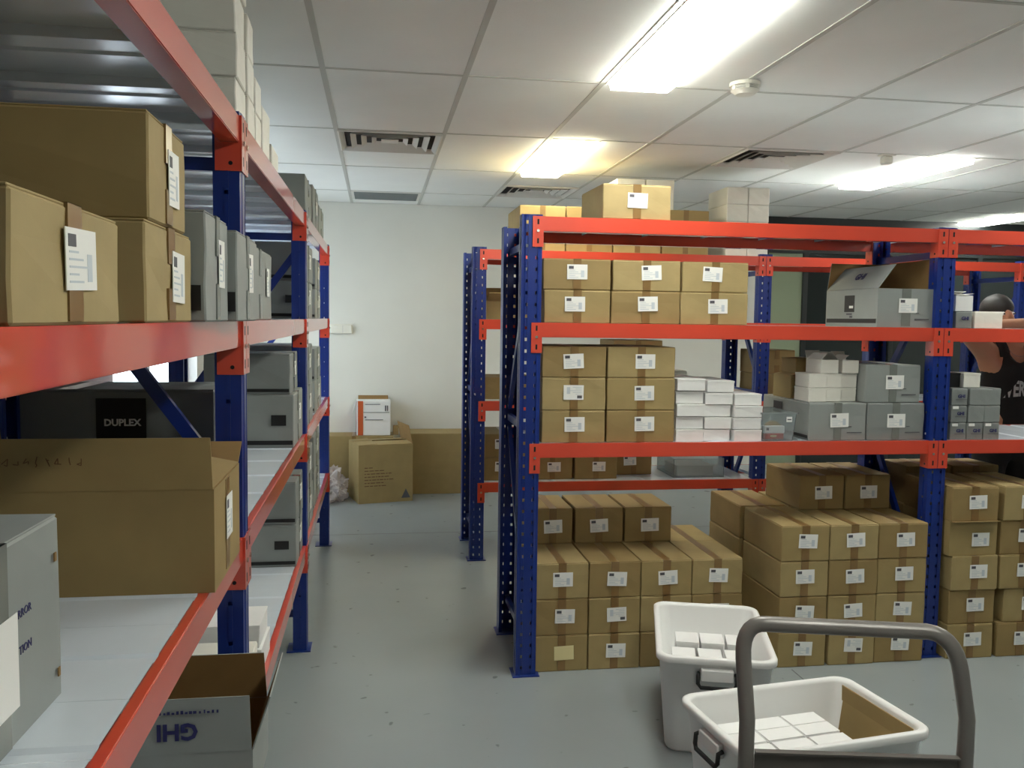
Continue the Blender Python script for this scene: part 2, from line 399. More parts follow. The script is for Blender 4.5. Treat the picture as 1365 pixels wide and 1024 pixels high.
# ------------------------------------------------------------------ cartons
def lump(bm, amt):
    for v in bm.verts: v.co += Vector([random.uniform(-amt, amt) for _ in range(3)])
BODY = {}
def body_mesh(w_, d, h, kind, amt=.0022):
    key = (round(w_, 3), round(d, 3), round(h, 3), kind)
    L = BODY.setdefault(key, [])
    if len(L) < 4:
        bm = bmesh.new(); bmesh.ops.create_cube(bm, size=1)
        bmesh.ops.subdivide_edges(bm, edges=bm.edges[:], cuts=2, use_grid_fill=True)
        for v in bm.verts:
            c = v.co.copy()
            edge = sum(abs(abs(q)-.5) < 1e-4 for q in c)
            v.co = Vector(((c.x+.5)*w_, (c.y+.5)*d, (c.z+.5)*h))
            if edge == 1: v.co += Vector((c.x if abs(c.x) > .49 else 0, c.y if abs(c.y) > .49 else 0, 0))*random.uniform(-.002, 0)
            if c.z > -.49: amt_ = amt*(.35 if h < .1 else .6); v.co += Vector((random.uniform(-amt_, amt_), random.uniform(-amt_, amt_), 0))
        es = [e for e in bm.edges if e.calc_face_angle(0) > 1.]
        bmesh.ops.bevel(bm, geom=es, offset=min(.003, h*.03), segments=1, affect='EDGES')
        me = mesh_of(bm, 'carton_body'); L.append(me); return me
    return random.choice(L)
LBL = {}
def label_parts(parent, cx, cz, lw=.09, lh=.064, flip=False, tilt=0., yellow=False, side=False):
    key = (lw, lh)
    if key not in LBL:
        bm = bmesh.new(); bx(bm, -lw/2+lw*.08, -lw/2+lw*.32, -.0016, -.001, lh/2-lh*.3, lh/2-lh*.1); logo = mesh_of(bm, 'logo_mark')
        bm = bmesh.new()
        for k in range(5): bx(bm, -lw*.4, -lw*.4+lw*(.3+.15*((k*7) % 3)), -.0014, -.001, lh*(.1-.12*k), lh*(.1-.12*k)+lh*.035)
        bx(bm, lw*.18, lw*.34, -.0014, -.001, -lh*.36, lh*.1); pr = mesh_of(bm, 'printed_lines')
        LBL[key] = (box_mesh('label', -lw/2, lw/2, -.0011, 0, -lh/2, lh/2), logo, pr)
    a, b, c = LBL[key]; a2 = a
    if yellow: a2 = a.copy(); a2.materials.clear()
    o = link('label', a2, parent, 'yellowpaper' if yellow else 'paper', (cx, -.0026, cz), (0, (math.pi if flip else 0)+tilt, 0))
    if not yellow: link('logo_mark', b, o, 'ink'); link('printed_lines', c, o, 'inklight')
    return o
KIND = {'card': ('tape',), 'card2': ('tape',), 'card3': ('tape',), 'greycard': ('tapegrey',), 'greycard2': ('tapegrey',), 'whitecard': ('paper',), 'whitecard2': ('paper',)}
FLAP = {}
def carton(pos, size, desc, group, face='S', kind='card', lab=True, tape=True, flip=False, band=False, square=None, lx=.1, lz=.08, lsz=(.09, .064), yellow=False, jit=.012, cat='box', name='carton', yaw=None, bigtape=.036):
    w_, d, h = size; tm = KIND[kind][0]; ft = .0035
    yaw = random.uniform(-jit, jit) if yaw is None else yaw
    t = thing(name, desc, cat, pos, (math.pi/2 if face == 'E' else 0)+yaw, group)
    link('body', body_mesh(w_, d, h-ft, kind), t, kind)
    if h > .075:
        key = (round(w_, 3), round(d, 3), kind); fm = FLAP.get(key) or box_mesh('flap', .002, w_/2-.0015, .002, d-.002, 0, ft-.0004, .0008); FLAP[key] = fm
        link('flap', fm, t, kind, (0, 0, h-ft)); link('flap', fm, t, kind, (w_/2, 0, h-ft))
    else:
        key = (round(w_, 3), round(d, 3), kind, 1); fm = FLAP.get(key) or box_mesh('lid', -.0008, w_+.0008, -.0008, d+.0005, -.006, ft-.0004, .0008); FLAP[key] = fm
        link('lid', fm, t, kind, (0, 0, h-ft))
    if tape:
        key = (round(w_, 3), round(d, 3), round(h, 3), bigtape); tp = FLAP.get(key+('t',))
        if not tp:
            bm = bmesh.new(); c = w_/2; bt = bigtape/2
            bx(bm, c-bt, c+bt, -.0024, d+.001, h-.0006, h+.0003)
            bx(bm, c-bt, c+bt, -.0024, .0016, h*.62, h+.0003); bx(bm, c-bt, c+bt, -.0024, .0016, .004, h*.36)
            tp = mesh_of(bm, 'tape'); FLAP[key+('t',)] = tp
        link('tape', tp, t, tm)
    if lab: label_parts(t, w_*(.5+lx)+random.uniform(-.006, .006), h*(.5+lz)+random.uniform(-.004, .004), lsz[0], lsz[1], flip, random.uniform(-.05, .05), yellow)
    if band: part('printed_band', 'black', t, (-.0046, -.0036, .004, d-.004, h*.06, h*.14))
    if square:
        y0, y1, z0, z1 = square; part('printed_panel', 'black', t, (-.0046, -.0036, y0, y1, z0, z1))
    return t
cm = ['card', 'card2', 'card3']
ORD = ['first', 'second', 'third', 'fourth', 'fifth']
# --- front right rack, second shelf from the top: six cartons in two rows
G = 'brown cartons on the upper shelf of the front right rack'
for r, (z0, h) in enumerate(((1.5605, .143), (1.7045, .134))):
    for c, (a, b) in enumerate(((.715, 1.008), (1.013, 1.326), (1.331, 1.642))):
        a += .006*r - (.012 if (r, c) == (1, 0) else 0)
        carton((a, 3.757+.004*r, z0), (b-a, .38, h), 'brown carton in the %s row, %s of three, on the shelf second from the top' % (('lower', 'upper')[r], ('left', 'middle', 'right')[c]), G, kind=cm[(r+c) % 3] if r+c != 3 else 'card3', lx=-.03+.04*((c+r) % 3), lz=.1, jit=.004)
G = 'brown cartons on the middle shelf of the front right rack'
for r, (z0, h) in enumerate(((1.0355, .142), (1.1785, .143), (1.3225, .136))):
    for c, (a, b) in enumerate(((.712, .997), (1.004, 1.314))):
        carton((a, 3.757+.003*r, z0), (b-a, .38, h), 'brown carton in the %s row, %s of the two columns, on the middle shelf' % (('bottom', 'middle', 'top')[r], ('left', 'right')[c]), G, kind=cm[(r*2+c) % 3], lx=.0+.05*c, lz=.05, flip=(r == 1 and c == 0), jit=.006)
# --- white flat boxes
G = 'flat white boxes on the middle shelf of the front right rack'
for c, (a, n, hh) in enumerate(((1.3235, 5, .0565), (1.4595, 5, .0545), (1.598, 4, .0535))):
    for r in range(n):
        off = {(1, 4): .012, (2, 3): .004}.get((c, r), random.uniform(-.003, .004))
        carton((a+off, 3.757+random.uniform(0, .022), 1.0355+r*(hh+.0008)), (random.uniform(.126, .132), .30, hh-.0022), 'flat white box, number %s from the shelf in the %s white stack' % (['one', 'two', 'three', 'four', 'five'][r], ('left', 'middle', 'right')[c]), G, kind='whitecard2', lab=False, tape=False, jit=.008, name='flat_box')
carton((1.345, 4.07, 1.0355), (.14, .24, .30), 'white box behind the left stack of flat white boxes, only its top edge showing', G, kind='whitecard', lab=False, tape=False, name='flat_box')
# --- grey cartons, middle shelf
GG = 'grey cartons on the middle shelf of the front right rack'
def grey_print(t, w_, h):
    part('printed_line', 'ink', t, (w_*.66, w_*.92, -.0042, -.0032, h*.2, h*.225)); part('printed_line', 'ink', t, (w_*.68, w_*.74, -.0042, -.0032, h*.36, h*.38))
t = carton((1.958, 3.757, 1.0355), (.282, .49, .174), 'grey carton at the left of the lower pair with small white boxes on top', GG, kind='greycard', band=True, square=(.27, .36, .1, .155), lx=.02, lz=.02, jit=.002); grey_print(t, .282, .174)
t = carton((2.246, 3.757, 1.0355), (.286, .46, .174), 'grey carton at the right of the lower pair beside the blue upright', GG, kind='greycard2', lx=.02, lz=.02, jit=.002); grey_print(t, .286, .174)
t = carton((2.232, 3.765, 1.2105), (.276, .42, .176), 'grey carton stacked on top of the right lower grey carton', GG, kind='greycard', lx=.02, lz=.02, jit=.004); grey_print(t, .276, .176)
# white cubes on the grey carton
G = 'small white boxes piled on the grey carton'
for c, (a, b) in enumerate(((1.972, 2.062), (2.064, 2.144), (2.146, 2.224))):
    for r in range(2):
        carton((a, 3.80+.012*c, 1.2105+r*.066), (b-a-.002, .14, .065), 'small white box in the %s row, %s of three, on top of a grey carton' % (('lower', 'upper')[r], ('left', 'middle', 'right')[c]), G, kind='whitecard', lab=False, tape=False, jit=.02, name='small_box')
def open_box(pos, size, desc, group, kind, inside, flaps, yaw=0., face='S', cat='box', name='open_carton', th=.004, flen=None):
    """flaps: dict side -> angle (0 = flat inward over the opening, 90 = straight up, 180 = flat outward)"""
    w_, d, h = size; t = thing(name, desc, cat, pos, (math.pi/2 if face == 'E' else 0)+yaw, group)
    bm = bmesh.new()
    for q in ((0, w_, 0, th), (0, w_, d-th, d), (0, th, th, d-th), (w_-th, w_, th, d-th)): bx(bm, *q, 0, h)
    bx(bm, th, w_-th, th, d-th, 0, th); me = mesh_of(bm, 'carton_body')
    me.materials.append(MATS[kind]); me.materials.append(MATS[inside])
    for p in me.polygons:
        c, n = p.center, p.normal
        if th*.5 < c.x < w_-th*.5 and th*.5 < c.y < d-th*.5 and c.z > th*.5: p.material_index = 1
    link('body', me, t)
    fl_ = flen or min(w_, d)/2
    for s, ang in flaps.items():
        a = math.radians(ang); L = w_ if s in 'FB' else d; ff = fl_
        bm = bmesh.new(); v = bx(bm, .002, L-.002, 0, ff, 0, th*.8)
        for q in v:
            if q.co.y > ff*.5: q.co.x += (.005 if q.co.x < L/2 else -.005)
        me = mesh_of(bm, 'flap'); me.materials.append(MATS[kind]); me.materials.append(MATS[inside])
        for p in me.polygons:
            if p.normal.z < -.5: p.material_index = 1
        mt = Matrix.Rotation(a, 4, 'X')
        base = {'F': Matrix.Translation((0, th*.5, h)), 'B': Matrix.Translation((w_, d-th*.5, h)) @ Matrix.Rotation(math.pi, 4, 'Z'),
                'L': Matrix.Translation((th*.5, d, h)) @ Matrix.Rotation(-math.pi/2, 4, 'Z'), 'R': Matrix.Translation((w_-th*.5, 0, h)) @ Matrix.Rotation(math.pi/2, 4, 'Z')}[s]
        o = link('flap', me, t); o.matrix_local = base @ mt
    return t
open_box((2.03, 3.80, 1.3435), (.092, .12, .062), 'small open white box with raised flaps on top of the white pile, left one', G, 'whitecard', 'whitecard', {'L': 40, 'R': 50, 'B': 120}, .12, name='small_open_box', th=.0025)
open_box((2.143, 3.815, 1.3435), (.08, .12, .06), 'small open white box with a slanting flap on top of the white pile, right one', G, 'whitecard', 'whitecard', {'L': 35, 'B': 110}, -.04, name='small_open_box', th=.0025)
# brown boxes at the back of that grey carton
open_box((1.975, 3.985, 1.2105), (.125, .17, .11), 'crumpled small brown box behind the white pile on the grey carton', 'small brown boxes behind the white pile', 'card', 'cardin', {'F': 200, 'L': 10, 'R': 8, 'B': 5}, .05, th=.003, flen=.05)
carton((2.005, 4.0, 1.3295), (.19, .15, .075), 'brown labelled carton lying on the crumpled small brown box', 'small brown boxes behind the white pile', kind='card2', lx=-.1, lsz=(.055, .035), jit=.02)
# clear bin with a red and white packet
cb = thing('clear_bin', 'clear plastic bin holding a red and white packet beside the white stacks', 'bin', (1.738, 3.762, 1.0355))
bm = bmesh.new(); t_ = .003
V = lambda s, z, o: [bm.verts.new(p) for p in ((o-s, o-s, z), (.145+s-o, o-s, z), (.145+s-o, .24+s-o, z), (o-s, .24+s-o, z))]
r0, r1, r2, r3 = V(0, 0, 0), V(.012, .128, 0), V(.012, .128, t_), V(0, t_, t_)
for A, B in ((r0, r1), (r1, r2), (r2, r3)):
    for k in range(4): bm.faces.new((A[k], A[(k+1)%4], B[(k+1)%4], B[k]))
bm.faces.new(r0[::-1]); bm.faces.new(r3); link('tray', mesh_of(bm, 'tray'), cb, 'clear')
bm = bmesh.new()
for q in ((-.018, .163, -.018, -.011), (-.018, .163, .251, .258), (-.018, -.011, -.011, .251), (.156, .163, -.011, .251)): bx(bm, *q, .124, .131)
link('rim', mesh_of(bm, 'rim'), cb, 'clear')
part('price_tag', 'paper', cb, (.105, .132, -.016, -.0145, .088, .112)); part('price_print', 'ink', cb, (.109, .128, -.0168, -.016, .097, .102))
pk = thing('packet', 'red and white packet standing inside the clear bin', 'packet', (1.762, 3.80, 1.039))
part('body', 'whitecard2', pk, (0, .1, 0, .05, .026, .06), .002); part('red_base', 'redlabel', pk, (.004, .096, -.001, .051, 0, .026), .003)
part('yellow_print', 'yellowpaper', pk, (.03, .06, -.0018, -.0008, .01, .018)); part('logo_mark', 'ink', pk, (.01, .022, -.0012, 0, .04, .052))
bm = bmesh.new(); cyl(bm, (.05, .02, .03), .052, .012, 'y', 24); pk2 = link('round_card', mesh_of(bm, 'round_card'), pk, 'card2')
# --- open grey carton, upper shelf
t = open_box((2.272, 3.757, 1.5605), (.279, .47, .178), 'open grey carton with raised flaps on the upper shelf beside the blue upright', None, 'greycard', 'cardin', {'L': 52, 'B': 80, 'R': 95}, 0, flen=.14)
part('tape', 'tapegrey', t, (.12, .165, -.0012, .0002, .006, .176)); label_parts(t, .15, .1, .092, .066)
grey_print(t, .279, .178)
part('printed_band', 'black', t, (-.0012, .0002, .01, .46, .018, .038)); part('printed_panel', 'black', t, (-.0012, .0002, .2, .29, .07, .15)); part('panel_print', 'paper', t, (-.0018, -.0008, .21, .245, .088, .1))
part('printed_line', 'ink', t, (-.0012, .0002, .22, .27, .056, .064)); part('printed_line', 'ink', t, (-.0012, .0002, .215, .24, .042, .052))
me = text_mesh('GHI', .05, True); o = link('logo', me, t, 'inkblue')
a52 = math.radians(52); fm = Matrix.Translation((.002, .47, .178)) @ Matrix.Rotation(-math.pi/2, 4, 'Z') @ Matrix.Rotation(a52, 4, 'X') @ Matrix.Translation((.235, .075, .0042))
o.matrix_local = fm
# --- floor cartons under the front right rack, first bay
G = 'brown cartons on the floor under the first bay of the front right rack'
cx = (.702, .944, 1.186, 1.428, 1.672); zr = (0.0005, .1645, .3285)
rowname = ('bottom', 'middle', 'third'); 
for r in range(3):
    for c in range(4):
        a, b = cx[c], cx[c+1]-.004
        d = .335
        carton((a, 3.765+.004*r, zr[r]), (b-a, d, .163), 'brown carton on the floor stack, %s layer, %s column from the left blue upright' % (('bottom', 'second', 'third')[r], ORD[c]), G, kind=cm[(r+2*c) % 3], lx=.03, lz=.03, flip=(r, c) == (1, 1), yellow=(r, c) == (0, 0), jit=.003)
        carton((a, 4.108, zr[r]), (b-a, .33, .163), 'brown carton in the rear row of the floor stack, %s layer, %s column' % (('bottom', 'second', 'third')[r], ORD[c]), G, kind=cm[(r+c) % 3], lab=False, jit=.003)
for c, (a, b) in enumerate(((.745, .938), (.952, 1.19), (1.2, 1.437))):
    carton((a, 4.108, .4925), (b-a, .33, .172), 'brown carton on the set-back top layer of the floor stack, %s of three' % ('left', 'middle', 'right')[c], G, kind='card2', lx=.02, lz=-.02, jit=.008)
# second floor group
G = 'brown cartons on the floor beside the second upright of the front right rack'
cx = (1.812, 2.048, 2.29, 2.540)
for r in range(4):
    for c in range(3):
        a, b = cx[c]+(.012 if r == 0 and c == 1 else 0), cx[c+1]-.005
        carton((a, 3.685+.005*(c == 2), .0005+r*.1645), (b-a, .42, .163), 'brown carton in the %s layer, %s column of the floor stack behind the trolley handle' % (('bottom', 'second', 'third', 'top')[r], ('left', 'middle', 'right')[c]), G, kind=cm[(r+c*2) % 3], lx=.03, lz=.05, flip=(r, c) == (0, 1), jit=.004)
    carton((1.80, 4.125, .0005+r*.1645), (.235, .40, .163), 'brown carton behind the left column, %s layer, showing only its side and top' % ('bottom', 'second', 'third', 'top')[r], G, kind=cm[(r+1) % 3], lab=False, jit=.006)
for c, (a, b) in enumerate(((2.052, 2.283), (2.292, 2.53))):
    carton((a, 4.0, .6585), (b-a, .38, .17), 'brown carton set back on top of the floor stack behind the trolley, %s of two' % ('left', 'right')[c], G, kind='card2', lx=.02, lz=0, jit=.01)
    for r in range(4):
        if c < 2: carton((a, 4.12, .0005+r*.1645), (b-a, .36, .163), 'brown carton hidden behind the floor stack, %s layer, %s column' % (('bottom', 'second', 'third', 'top')[r], ('middle', 'right')[c]), G, kind='card', lab=False, jit=.003)
# second bay floor
G = 'brown cartons on the floor at the right edge of the photo'
for c, (a, b) in enumerate(((2.655, 2.905), (2.915, 3.165))):
    for r in range(5):
        aa = a + random.uniform(-.006, .012)+(.03 if (r, c) == (1, 1) else 0)
        if (r, c) == (3, 0):
            t = open_box((a-.002, 3.70, .0005+r*.1645), (b-a-.004, .37, .1635), 'brown carton with a torn front flap, fourth layer beside the blue upright', G, 'card', 'cardin', {'F': 172, 'B': 2, 'L': 1, 'R': 1}, .01, flen=.03)
            label_parts(t, .16, .075)
        else:
            carton((aa, 3.69+.01*(r % 2), .0005+r*.1645), (b-a-.012, .38, .163), 'brown carton in the right-edge stack, %s layer, %s column' % (('bottom', 'second', 'third', 'fourth', 'top')[r], ('left', 'right')[c]), G, kind=cm[(r+c) % 3], lx=.06, lz=.05, jit=.012)
for c, (a, b) in enumerate(((2.68, 2.93), (2.94, 3.20))):
    for r in range(5): carton((a, 4.10, .0005+r*.1645), (b-a, .235, .163+(.0 if r < 4 else .03)), 'brown carton in the rear row of the right-edge stack, layer %s, %s side' % (('one', 'two', 'three', 'four', 'five')[r], ('left', 'right')[c]), G, kind='card2', lab=False, jit=.003)
# --- second bay shelves
G = 'small grey boxes on the middle shelf of the second bay'
for c in range(3):
    for r in range(3):
        a = 2.668+c*.0865; z = 1.0355+r*.0815
        t = carton((a+.004*r*(c == 1), 3.757, z), (.083, .16, .0805), 'small grey box, %s row, %s of three, stacked beside the second blue upright' % (('bottom', 'middle', 'top')[r], ('left', 'middle', 'right')[c]), G, kind='greycard2', lab=False, tape=False, jit=.012, name='small_grey_box')
        if r == 0 or c == 0:
            link('logo', MATS.get('_ghi') or MATS.setdefault('_ghi', text_mesh('GHI', .022, True)), t, 'inkblue', (.048, -.0046, .042), (math.pi/2, 0, 0))
            part('printed_line', 'ink', t, (.02, .075, -.0048, -.0038, .026, .028))
            if r < 2: part('sticker', 'paper', t, (.006, .036, -.005, -.0038, .064, .077))
carton((2.664, 3.80, 1.2808), (.075, .12, .068), 'small black box on top of the small grey boxes', 'boxes on top of the small grey boxes', kind='greycard2', lab=False, tape=False, name='small_box').children[0].data = box_mesh('body', 0, .075, 0, .12, 0, .065, .002)
for o in [o for o in bpy.data.objects if o.get('label') == 'small black box on top of the small grey boxes']:
    for c_ in o.children: c_.data = c_.data.copy(); c_.data.materials.clear(); c_.data.materials.append(MATS['black'])
carton((2.742, 3.78, 1.2808), (.086, .12, .068), 'small pale box resting on top of the small grey boxes', 'boxes on top of the small grey boxes', kind='whitecard', lab=False, tape=False, name='small_box', jit=.03)
G = 'small boxes on the upper shelf of the second bay'
t = carton((2.668, 3.757, 1.5605), (.085, .14, .079), 'small grey box under an open white one on the upper right shelf', G, kind='greycard2', lab=False, tape=False, name='small_grey_box')
link('logo', MATS['_ghi'], t, 'inkblue', (.046, -.0046, .045), (math.pi/2, 0, 0))
open_box((2.664, 3.757, 1.6405), (.09, .14, .07), 'small white box with its lid ajar on top of a small grey box', G, 'whitecard2', 'whitecard', {'B': 12, 'L': 6, 'R': 5}, .03, name='small_open_box', th=.0025, flen=.1)
carton((2.765, 3.757, 1.5605), (.145, .2, .08), 'plain light grey box at the right on the upper right shelf', G, kind='whitecard', lab=False, tape=False, name='small_box')
# --- top of front rack
carton((.962, 3.742, 2.0135), (.308, .36, .15), 'single brown carton on the very top of the front right rack', None, kind='card3', lx=.02, lz=.03, yaw=.03)
# --- second rack contents
G = 'brown cartons on the top of the second right rack'
for c, (a, b) in enumerate(((.905, 1.205), (1.213, 1.52), (1.53, 1.85), (1.86, 2.178))):
    carton((a, 5.645, 2.0165), (b-a, .5, .29), 'brown carton on top of the second rack, %s from the left' % ORD[c], G, kind=cm[c % 3], lab=False, jit=.008)
G = 'white boxes stacked on the top of the second right rack'
for c in range(2):
    for r in range(4):
        carton((2.30+c*.150, 5.645, 2.0165+r*.114), (.147, .34, .113), 'white box on top of the second rack, %s layer, %s column' % (('bottom', 'second', 'third', 'top')[r], ('left', 'right')[c]), G, kind='whitecard', lab=False, tape=False, jit=.006, name='white_box')
for c in range(2): carton((1.56+c*.2, 5.70, 2.3075), (.19, .3, .2), 'white box standing on the brown cartons of the second rack, %s one' % ('left', 'right')[c], G, kind='whitecard', lab=False, tape=False, name='white_box')
G = 'brown cartons on the lower shelves of the second right rack'
carton((1.02, 5.70, .5105), (.275, .36, .15), 'brown labelled carton on the bottom shelf of the second rack, left one', G, kind='card2', lx=.05, jit=.03)
carton((1.31, 5.69, .5105), (.29, .36, .15), 'brown labelled carton on the bottom shelf of the second rack, middle one', G, kind='card2', lx=.05, jit=.03)
carton((1.63, 5.84, .5105), (.26, .3, .17), 'brown labelled carton on the bottom shelf of the second rack, right and set back', G, kind='card2', lx=-.1, jit=.03)
for r in range(2): carton((.70, 5.69, .5105+r*.155), (.29, .40, .153), '%s of two brown cartons at the aisle end of the second rack bottom shelf' % ('lower', 'upper')[r], G, kind='card2', lx=-.12, jit=.008)
carton((.70, 5.75, 1.0435), (.33, .36, .145), 'brown carton on the second shelf at the aisle end of the second rack', G, kind='card2', lab=False)
open_box((.70, 5.68, 1.5705), (.30, .38, .12), 'open brown carton with a bent pale flap at the aisle end of the second rack', G, 'card', 'cardin', {'F': 150, 'R': 60, 'B': 70, 'L': 110}, .03, flen=.1)
carton((1.56, 5.70, 1.0435), (.34, .36, .40), 'tall dark brown carton on the second rack behind the brown middle-shelf cartons', G, kind='card2', lab=False)
for r in range(2): carton((2.66, 5.86, 1.0435+r*.17), (.27, .32, .168), 'brown carton on the second rack seen beyond its second upright, %s one' % ('lower', 'upper')[r], G, kind='card2', lab=False)
t = open_box((2.0, 5.70, .5105), (.36, .36, .13), 'clear plastic crate on the bottom shelf of the second rack', None, 'clear', 'clear', {}, 0, name='plastic_crate', cat='crate')
carton((2.04, 5.75, .515), (.26, .26, .07), 'white box lying inside the clear plastic crate', None, kind='whitecard', lab=False, tape=False, name='white_box')

# ------------------------------------------------------------------ left rack contents
G = 'brown cartons on the upper shelf of the left rack'
XF = -.322
t = carton((XF, .845, 1.5605), (.335, .32, .128), 'nearest brown carton with a large printed label on the upper left shelf', G, face='E', kind='card3', lsz=(.1, .066), lx=.05, lz=.03, yaw=0, bigtape=.045)
carton((XF, 1.312, 1.5605), (.305, .32, .147), 'brown carton carrying another carton on the upper left shelf', G, face='E', kind='card3', lsz=(.085, .08), lx=.12, lz=0, yaw=0, bigtape=.045)
carton((XF, 1.335, 1.7085), (.24, .52, .155), 'large brown carton stacked on top of another just under the top left shelf', G, face='E', kind='card', lsz=(.07, .085), lx=.1, lz=0, yaw=0, bigtape=.04)
G = 'grey cartons on the upper shelf of the left rack'
carton((-.30, 1.634, 1.5605), (.234, .32, .198), 'grey carton next to the brown ones on the upper left shelf, leftmost of three', G, face='E', kind='greycard', lsz=(.06, .09), lx=.1, lz=.05, yaw=0, square=(.008, .05, .02, .065))
carton((-.282, 1.875, 1.5605), (.285, .32, .186), 'grey carton in front of the first blue post, middle of three', G, face='E', kind='greycard', lsz=(.06, .085), lx=.12, lz=.05, yaw=0, square=(.004, .03, .02, .06))
carton((-.335, 2.38, 1.5605), (.54, .32, .205), 'pale grey taped carton just past the first blue post, rightmost of three', G, face='E', kind='greycard', lsz=(.06, .085), lx=.3, lz=.05, yaw=0)
G = 'grey cartons in the far bay of the left rack'
def stack(xf, y, w_, z, h, n, what, lab=True, d=.36):
    for r in range(n):
        carton((xf, y, z+.0005+r*(h+.001)), (w_, d, h), 'grey black-striped carton, %s of %s, %s' % (('lower', 'upper', 'topmost')[r], ('one', 'two', 'three')[n-1], what), G, face='E', kind='greycard2' if r % 2 else 'greycard', band=True, square=(.03, .09, h*.42, h*.62) if r == 0 else None, lab=lab, lsz=(.08, .07), yaw=random.uniform(-.008, .008))
stack(-.338, 4.29, .46, 1.56, .18, 2, 'just beyond the second post on the upper left shelf')
stack(-.345, 5.12, .46, 1.56, .17, 2, 'furthest along the upper left shelf')
stack(-.338, 3.70, .40, 1.03, .22, 1, 'standing on the middle left shelf before the second post')
carton((-.352, 3.705, 1.2515), (.38, .34, .165), 'dark grey carton on top of another on the middle left shelf before the second post', G, face='E', kind='greycard2', band=True, lsz=(.07, .06), yaw=.01)
stack(-.338, 4.30, .46, 1.03, .2, 2, 'just beyond the second post on the middle left shelf')
stack(-.345, 5.05, .5, 1.03, .18, 2, 'furthest along the middle left shelf')
stack(-.338, 3.79, .33, .505, .182, 2, 'on the bottom left shelf before the second post')
stack(-.338, 4.30, .46, .505, .2, 2, 'just beyond the second post on the bottom left shelf')
stack(-.345, 4.95, .5, .505, .2, 2, 'furthest along the bottom left shelf')
# duplex carton
t = thing('carton', 'dark grey carton with a black DUPLEX panel behind the blue diagonal brace', 'box', (-.412, 2.335, 1.0305), math.pi/2)
link('body', body_mesh(.27, .47, .348, 'greycard2'), t, 'greycard2')
bm = bmesh.new(); bx(bm, .002, .133, .002, .468, .348, .352); bx(bm, .137, .268, .002, .468, .348, .352); link('flap', mesh_of(bm, 'flap'), t, 'greycard2')
part('tape', 'tapegrey', t, (-.0046, .274, .33, .375, .351, .353))
part('printed_panel', 'black', t, (-.0046, -.0036, .165, .285, .215, .33))
o = link('lettering', text_mesh('DUPLEX', .024, True), t, 'paper'); o.matrix_local = Matrix.Translation((-.0055, .222, .268)) @ Matrix.Rotation(-math.pi/2, 4, 'Z') @ Matrix.Rotation(math.pi/2, 4, 'X')
label_parts(t, .14, .16, .08, .065)
# large open brown carton
t = open_box((-.312, 1.757, 1.0305), (.315, .50, .205), 'large open brown carton with raised flaps and pencil scribbles on the middle left shelf', None, 'card2', 'cardin', {'L': 87, 'R': 158, 'B': 95, 'F': 12}, 0, face='E', flen=.1)
part('tape', 'tape', t, (.13, .175, -.0012, .0002, .01, .2)); label_parts(t, .16, .12, .07, .09)
def scribble(parent, mtx, w_, h, n, m):
    """handwriting strokes drawn with thin ribbons in the local xz plane"""
    for row in range(n):
        bm = bmesh.new(); x = 0; z = -row*h*1.5
        while x < w_*random.uniform(.6, 1):
            pts = [(x+random.uniform(0, h*.6), z+random.uniform(-.5, .5)*h) for _ in range(4)]
            for a, b in zip(pts, pts[1:]): bar(bm, (a[0], 0, a[1]), (b[0], 0, b[1]), .0016, .0006, (0, 1, 0))
            x += h*.85
        o = link('handwriting', mesh_of(bm, 'handwriting'), parent, m); o.matrix_local = mtx
# raised near flap carries the scribbles (world: plane facing -y)
scribble(t, Matrix.Translation((-.0064, .40, .262)) @ Matrix.Rotation(-math.pi/2, 4, 'Z'), .26, .022, 1, 'pencil')
# near grey carton with lettering, standing back from the shelf edge
t = carton((-.452, .93, 1.0305), (.372, .33, .262), 'scuffed grey carton with blue lettering at the lower left corner of the photo', None, face='E', kind='greycard', lab=False, yaw=-.025)
part('label', 'paper', t, (.15, .222, -.0052, -.004, .05, .17))
for txt, z in (('RROR', .165), ('TION', .118)): link('lettering', text_mesh(txt, .0155), t, 'inkblue', (.243, -.0052, z), (math.pi/2, 0, 0))
for z, x in ((.2, .345), (.035, .35)): part('torn_patch', 'cardin', t, (x, x+.007, -.0048, -.003, z, z+.012))
# open grey box overhanging the bottom shelf
t = open_box((-.262, 1.895, .5055), (.27, .42, .135), 'open grey box with upside-down lettering overhanging the bottom left shelf', None, 'greycard', 'cardin', {'L': 88, 'R': 82, 'F': 108, 'B': 100}, 0, face='E', flen=.118)
o = link('lettering', text_mesh('GHI', .05, True), t, 'inkblue'); o.matrix_local = Matrix.Translation((-.0024, .155, .185)) @ Matrix.Rotation(-math.pi/2, 4, 'Z') @ Matrix.Rotation(math.pi/2, 4, 'X') @ Matrix.Rotation(math.pi, 4, 'Z')
bm = bmesh.new(); random.seed(3)
for k in range(14): bx(bm, -.0022, -.0012, .07+k*.009, .07+k*.009+random.uniform(.003, .007), .222, .222+random.uniform(.004, .008))
link('small_print', mesh_of(bm, 'small_print'), t, 'inkblue')
# white boxes on the bottom shelf
G = 'white boxes on the bottom shelf of the left rack'
carton((-.345, 2.40, .5055), (.22, .3, .11), 'grey-white box just past the first post on the bottom left shelf', G, face='E', kind='whitecard', lab=False, tape=False, name='white_box')
carton((-.338, 2.64, .5055), (.2, .3, .075), 'white box on the bottom left shelf, lower one behind the first post', G, face='E', kind='whitecard2', lab=False, tape=False, name='white_box')
carton((-.344, 2.65, .5815), (.18, .28, .07), 'white box on the bottom left shelf, upper one behind the first post', G, face='E', kind='whitecard2', lab=False, tape=False, name='white_box')
